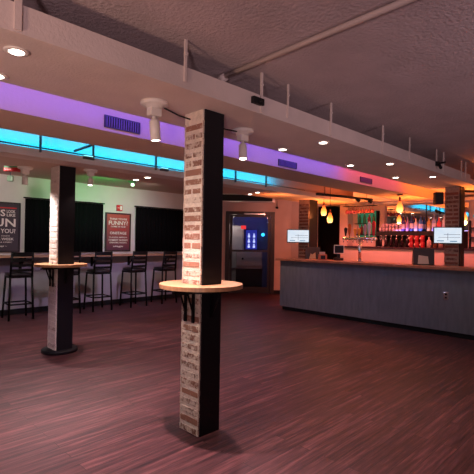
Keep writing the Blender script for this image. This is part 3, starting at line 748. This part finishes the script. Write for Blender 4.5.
def till(x, y, rz, label, paper, sc=1):
    t = thing('register_till', label, 'till', (x, y, CT), rz)
    m = MB(); pts = [(-.02, 0), (.18, 0), (.18, .05), (.06, .29), (.02, .29)]
    A = [m.bm.verts.new((-.17*sc, y_, z_*sc)) for y_, z_ in pts]; B = [m.bm.verts.new((.17*sc, y_, z_*sc)) for y_, z_ in pts]
    m.bm.faces.new(A[::-1]); m.bm.faces.new(B)
    for i in range(5): m.bm.faces.new((A[i], A[(i+1) % 5], B[(i+1) % 5], B[i]))
    m.build('body', mat('dark_brown_plastic', (.035, .02, .022), .4), t)
    m = MB(); 
    P = [(-.10, .02), (.08, .02), (.065, .15), (-.085, .17)] if not paper else [(-.10, .01), (.06, .01), (.05, .16), (-.03, .11), (-.06, .14)]
    A = [m.bm.verts.new((x_*sc, -.022+.13*z_*.9-.012, z_*sc)) for x_, z_ in P]; B = [m.bm.verts.new((x_*sc, -.022+.13*z_*.9-.004, z_*sc)) for x_, z_ in P]
    n = len(P); m.bm.faces.new(A[::-1]); m.bm.faces.new(B)
    for i in range(n): m.bm.faces.new((A[i], A[(i+1) % n], B[(i+1) % n], B[i]))
    m.build('paper_card', mat('beige_card', (.50, .38, .30), .8), t)
till(7.28, 5.06, R(-48), 'dark till with a torn beige card at the left of the bar', True, .85)
till(7.15, 2.78, R(-60), 'dark till with a square beige card left of the right column', False, .95)

# ------------------------------------------------------------------ back bar
t = thing('back_bar_cabinet', 'pale pink back bar cabinet along the rear wall', 'cabinet', (0, 0, 0))
MB().box((8.78, 1.2, .0), (9.19, 5.25, 1.31)).build('body', M['pinkpaint'], t)
MB().box((8.74, 1.2, 1.31), (9.19, 5.25, 1.345), bev=.003).build('worktop', mat('dark_worktop', (.04, .02, .03), .3), t)
t = thing('back_bar_shelf', 'dark raised shelf behind the bottles of the back bar', 'shelf', (0, 0, 0))
MB().box((8.97, 2.72, 1.64), (9.19, 4.56, 1.685)).box((8.97, 2.74, 1.585), (8.985, 4.54, 1.64)).box((9.17, 2.72, 1.346), (9.19, 4.56, 1.64)).box((8.97, 2.72, 1.346), (9.17, 2.74, 1.64)).box((8.97, 4.54, 1.346), (9.17, 4.56, 1.64)).build('shelf_board', M['black'], t)
t = tag(MB().box((9.165, 2.70, 1.69), (9.198, 4.40, 2.26)).build('bar_mirror', M['mirror']), 'wide mirror behind the bottles reflecting the coloured room lights', 'mirror')
for y in (3.52,): tag(MB().box((9.155, y-.008, 1.69), (9.164, y+.008, 2.26)).build('mirror_joint', M['black']), 'thin dark upright strip dividing the bar mirror', 'strip')
# green lit panel with shelf
M['greenp'] = emit('green_panel_glow', (.06, .26, .13), .55)
tag(MB().box((9.17, 4.58, 1.55), (9.198, 5.12, 2.16)).build('light_panel', M['greenp']), 'dim green lit panel behind the tap handles', 'light panel')
tag(MB().box((9.02, 4.58, 1.60), (9.168, 5.12, 1.625)).box((9.02, 4.58, 1.86), (9.168, 5.12, 1.875)).box((9.02, 4.565, 1.346), (9.168, 4.579, 2.16)).build('bottle_rack', M['black']), 'dark two level bottle rack in front of the green panel', 'rack')

def bottle(name, label, cat, loc, col, h, r, group, capcol=(.7, .6, .6), rough=.15, lab=None):
    t = thing(name, label, cat, loc, 0, group)
    MB().lathe([(0, 0), (r, 0), (r*1.0, h*.58), (r*.85, h*.66), (r*.36, h*.76), (r*.33, h*.93), (0, h*.93)], (0, 0, 0), 14).build('glass_body', mat(name+'_glass_'+str(len(bpy.data.materials)), col, rough), t)
    MB().lathe([(0, h*.93), (r*.40, h*.93), (r*.40, h), (0, h)], (0, 0, 0), 12).build('cap', mat('cap_'+str(len(bpy.data.materials)), capcol, .4), t)
    if lab: MB().lathe([(r*1.02, h*.18), (r*1.03, h*.19), (r*1.03, h*.46), (r*1.02, h*.47)], (0, 0, 0), 14).build('label_band', mat('band_'+str(len(bpy.data.materials)), lab, .6), t)
    return t
b = bottle('beer_bottle', 'dark bottle with pale cap in the row on the back bar worktop', 'bottle', (8.90, 4.40, 1.346), (.02, .006, .01), .25, .032, 'dark bottles on the back bar worktop')
for i in range(1, 6): dup(b, (8.90, 4.40-i*.12, 1.346))
# cans
t = thing('drink_can', 'red can with pale round mark stacked on the back bar worktop', 'can', (8.9, 3.72, 1.346), 0, 'stacked red cans on the back bar')
MB().lathe([(0, 0), (.042, 0), (.045, .006), (.045, .115), (.038, .125), (0, .124)], (0, 0, 0), 16).build('can_body', mat('red_can', (.32, .012, .02), .4), t)
MB().lathe([(0, 0), (.026, 0), (.024, .004), (0, .004)], (-.034, .024, .06), 14, axis=(-.8, -.6, 0)).build('round_mark', mat('pale_mark', (.75, .5, .45), .5), t)
can = t
for i in range(3):
    for k in range(2):
        if i == 0 and k == 0: continue
        dup(can, (8.9, 3.72-i*.115, 1.346+k*.126))
for y_, c_, h_, lb_ in ((3.36, (.50, .32, .32), .22, 'squat pale pink bottle right of the red cans'), (3.24, (.20, .07, .04), .24, 'brown bottle right of the red cans'), (3.13, (.45, .26, .22), .23, 'tan bottle left of the square card till'),
                    (3.02, (.30, .03, .04), .22, 'dull red bottle behind the right screen'), (2.91, (.12, .04, .05), .24, 'dark maroon bottle behind the right screen')):
    bottle('liqueur_bottle', lb_, 'bottle', (8.9, y_, 1.346), c_, h_, .045, 'mixed bottles right of the red cans')
# shelf row of small glasses
g = thing('shot_glass', 'small pale glass in the row under the raised shelf edge', 'glass', (9.04, 4.48, 1.686), 0, 'small glasses on the raised shelf')
MB().lathe([(0, 0), (.024, 0), (.032, .085), (.029, .085), (.022, .006), (0, .006)], (0, 0, 0), 14).build('glass_cup', mat('frosted_pink_glass', (.75, .55, .68), .3), g)
g['label'] = 'small pale pink glass among those on the raised back bar shelf'
for i in range(1, 7):
    for k in range(2): dup(g, (9.04+.0, 4.48-i*.075+.0, 1.686+k*.088))
# spirits on the raised shelf
sp = [(3.97, (.10, .05, .30), .34, .040, 'deep purple bottle on the raised shelf beneath the pendant'), (3.88, (.55, .30, .60), .30, .038, 'lilac bottle on the raised shelf beneath the pendant'),
      (3.79, (.02, .05, .25), .36, .042, 'tall navy bottle on the raised shelf'), (3.70, (.75, .65, .80), .28, .040, 'white bottle on the raised shelf'),
      (3.60, (.06, .20, .70), .33, .042, 'bright blue bottle on the raised shelf left of the mirror joint'), (3.43, (.60, .35, .12), .30, .040, 'honey coloured bottle right of the mirror joint'),
      (3.33, (.35, .40, .80), .35, .040, 'pale blue bottle on the raised shelf right of the mirror joint'), (3.23, (.65, .10, .12), .29, .042, 'red bottle on the raised shelf'),
      (3.13, (.70, .68, .80), .33, .040, 'clear pale bottle on the raised shelf left of the right column'), (3.02, (.15, .16, .55), .30, .042, 'indigo bottle on the raised shelf close to the right column'), (2.90, (.7, .3, .4), .32, .04, 'pink bottle at the end of the raised shelf')]
for y, c, h, r, lb in sp: bottle('spirit_bottle', lb, 'bottle', (9.07, y, 1.686), c, h, r, 'spirit bottles on the raised shelf', capcol=(.5, .45, .5), lab=(.75, .65, .75) if h > .3 else None)
rk = [(5.06, (.45, .30, .28), .25, 1.626, 'rosy bottle at the left of the rack shelf'), (4.97, (.12, .02, .03), .24, 1.626, 'very dark red bottle on the rack shelf'), (4.87, (.62, .25, .05), .22, 1.626, 'orange bottle on the rack shelf'),
      (4.77, (.65, .40, .40), .24, 1.626, 'pale rose bottle on the rack shelf'), (4.67, (.60, .03, .05), .24, 1.626, 'scarlet bottle on the rack shelf'),
      (5.02, (.05, .22, .10), .22, 1.876, 'dark green bottle on the upper rack'), (4.90, (.10, .35, .20), .24, 1.876, 'mid green bottle on the upper rack'), (4.78, (.45, .06, .10), .21, 1.876, 'crimson bottle on the upper rack'), (4.67, (.15, .30, .16), .23, 1.876, 'olive green bottle on the upper rack')]
for y, c, h, z, lb in rk: bottle('spirit_bottle', lb, 'bottle', (9.09, y, z), c, h, .036, 'spirit bottles in the rack')
# hanging stemware
t = thing('glass_rack', 'dark rack of hanging red tinted stem glasses above the taps', 'rack', (0, 0, 0))
for x in (8.5, 8.62): MB().tube((x, 4.35, 2.235), (x, 5.12, 2.235), .006).build('rail', M['black'], t)
for y in (4.4, 5.08):
    MB().box((8.49, y-.006, 2.241), (8.63, y+.006, 2.247)).tube((8.56, y, 2.247), (8.56, y, 2.31), .005).build('hanger', M['black'], t)
g = thing('wine_glass', 'upside down wine glass hanging in the rack above the taps', 'glass', (8.56, 5.05, 2.24), 0, 'hanging wine glasses above the bar')
MB().lathe([(0, .004), (.034, .003), (.034, 0), (.005, -.006), (.004, -.07), (.02, -.085), (.038, -.12), (.034, -.165), (.031, -.165), (.034, -.12), (.016, -.09), (0, -.085)], (0, 0, 0), 16).build('glass_bowl', mat('red_tinted_glass', (.38, .10, .12), .15), g)
for i in range(1, 9): dup(g, (8.56, 5.05-i*.078, 2.24))

# right end: dark cabinet edge with cyan globe, seen past the column
t = thing('cyan_globe_lamp', 'small cyan globe lamp on the wall right of the dark column', 'lamp', (9.10, 2.55, 1.98))
MB().lathe([(0, -.05), (.04, -.03), (.052, 0), (.04, .03), (0, .05)], (0, 0, 0), 16).build('globe', emit('cyan_globe_glow', (.02, .45, .55), .9), t)
MB().tube((.045, 0, 0), (.098, 0, 0), .012).build('arm', M['black'], t)
t = thing('wall_rack', 'narrow dark shelf rack on the wall behind the right column', 'rack', (9.2, 2.60, 0))
MB().box((-.10, -.06, 1.36), (-.001, .06, 1.38)).box((-.10, -.06, 1.55), (-.001, .06, 1.57)).box((-.10, -.06, 1.74), (-.001, .06, 1.76)).build('shelves', M['black'], t)
MB().box((-.10, .061, 1.346), (-.001, .075, 1.90)).box((-.10, -.075, 1.346), (-.001, -.061, 1.90)).build('sides', M['black'], t)

# bar lights
for y_ in (2.6, 3.9, 4.9):
    light('SPOT', 'bar_red_wash', (8.15, y_, 2.20), 75, (1, .22, .19), (8.5, y_, 0), size=.03, spot=150, blend=1)
light('SPOT', 'bar_front_wash', (5.0, 3.2, 2.2), 14, (.75, .72, 1), (7.0, 3.6, .5), size=.04, spot=110, blend=1)
for y_ in (2.3, 3.4, 4.4, 5.4):
    light('SPOT', 'bar_orange_up', (8.0, y_, 1.75), 75, (1, .22, .03), (8.1, y_, 3), size=.03, spot=150, blend=1)
for x_ in (6.2, 7.4):
    light('SPOT', 'cove_orange_up', (x_, 5.2, 1.9), 26, (1, .26, .06), (x_+.3, 5.2, 3), size=.03, spot=140, blend=1)
light('AREA', 'shelf_violet', (9.02, 3.45, 1.70), .7, (.65, .45, 1), (9.12, 3.45, 2.2), size=1.4, sy=.03)  # added violet light along the shelf to brighten the bottles
light('SPOT', 'wall_rose', (7.6, 6.2, 2.2), 40, (1, .32, .22), (8.9, 6.9, 1.6), size=.06, spot=130, blend=1)
light('POINT', 'dark_vestibule_blue', ch(.5, 1.0, 2.2), 9, (.05, .12, 1), size=.08)
light('POINT', 'vestibule_white', ch(-.1, .3, 1.9), 12, (1, .85, .7), size=.05)

# ------------------------------------------------------------------ world, camera
w = bpy.data.worlds.new('world'); SC.world = w; w.use_nodes = True
bg = w.node_tree.nodes['Background']; bg.inputs[0].default_value = (1, .60, .66, 1); bg.inputs[1].default_value = .05

cam = bpy.data.cameras.new('camera'); co = bpy.data.objects.new('camera', cam); COL.objects.link(co)
cam.sensor_fit = 'HORIZONTAL'; cam.sensor_width = 36; cam.lens = 36*425/474; cam.clip_start = .05
F_ = 425.; roll = R(.94); pitch = math.atan(3.5/F_)
fw = Vector((math.cos(PI/4)*math.cos(pitch), math.sin(PI/4)*math.cos(pitch), math.sin(pitch)))
rt = Vector((math.sin(PI/4), -math.cos(PI/4), 0)); up = rt.cross(fw)
r2 = math.cos(roll)*rt+math.sin(roll)*up; u2 = -math.sin(roll)*rt+math.cos(roll)*up
co.matrix_world = Matrix(((r2.x, u2.x, -fw.x, 0), (r2.y, u2.y, -fw.y, 0), (r2.z, u2.z, -fw.z, 1.43), (0, 0, 0, 1)))
SC.camera = co
vs = SC.view_settings
SC.display_settings.display_device = 'sRGB'
vs.view_transform = 'Standard'; vs.look = 'None'; vs.gamma = 1; vs.exposure = 0; vs.use_curve_mapping = False
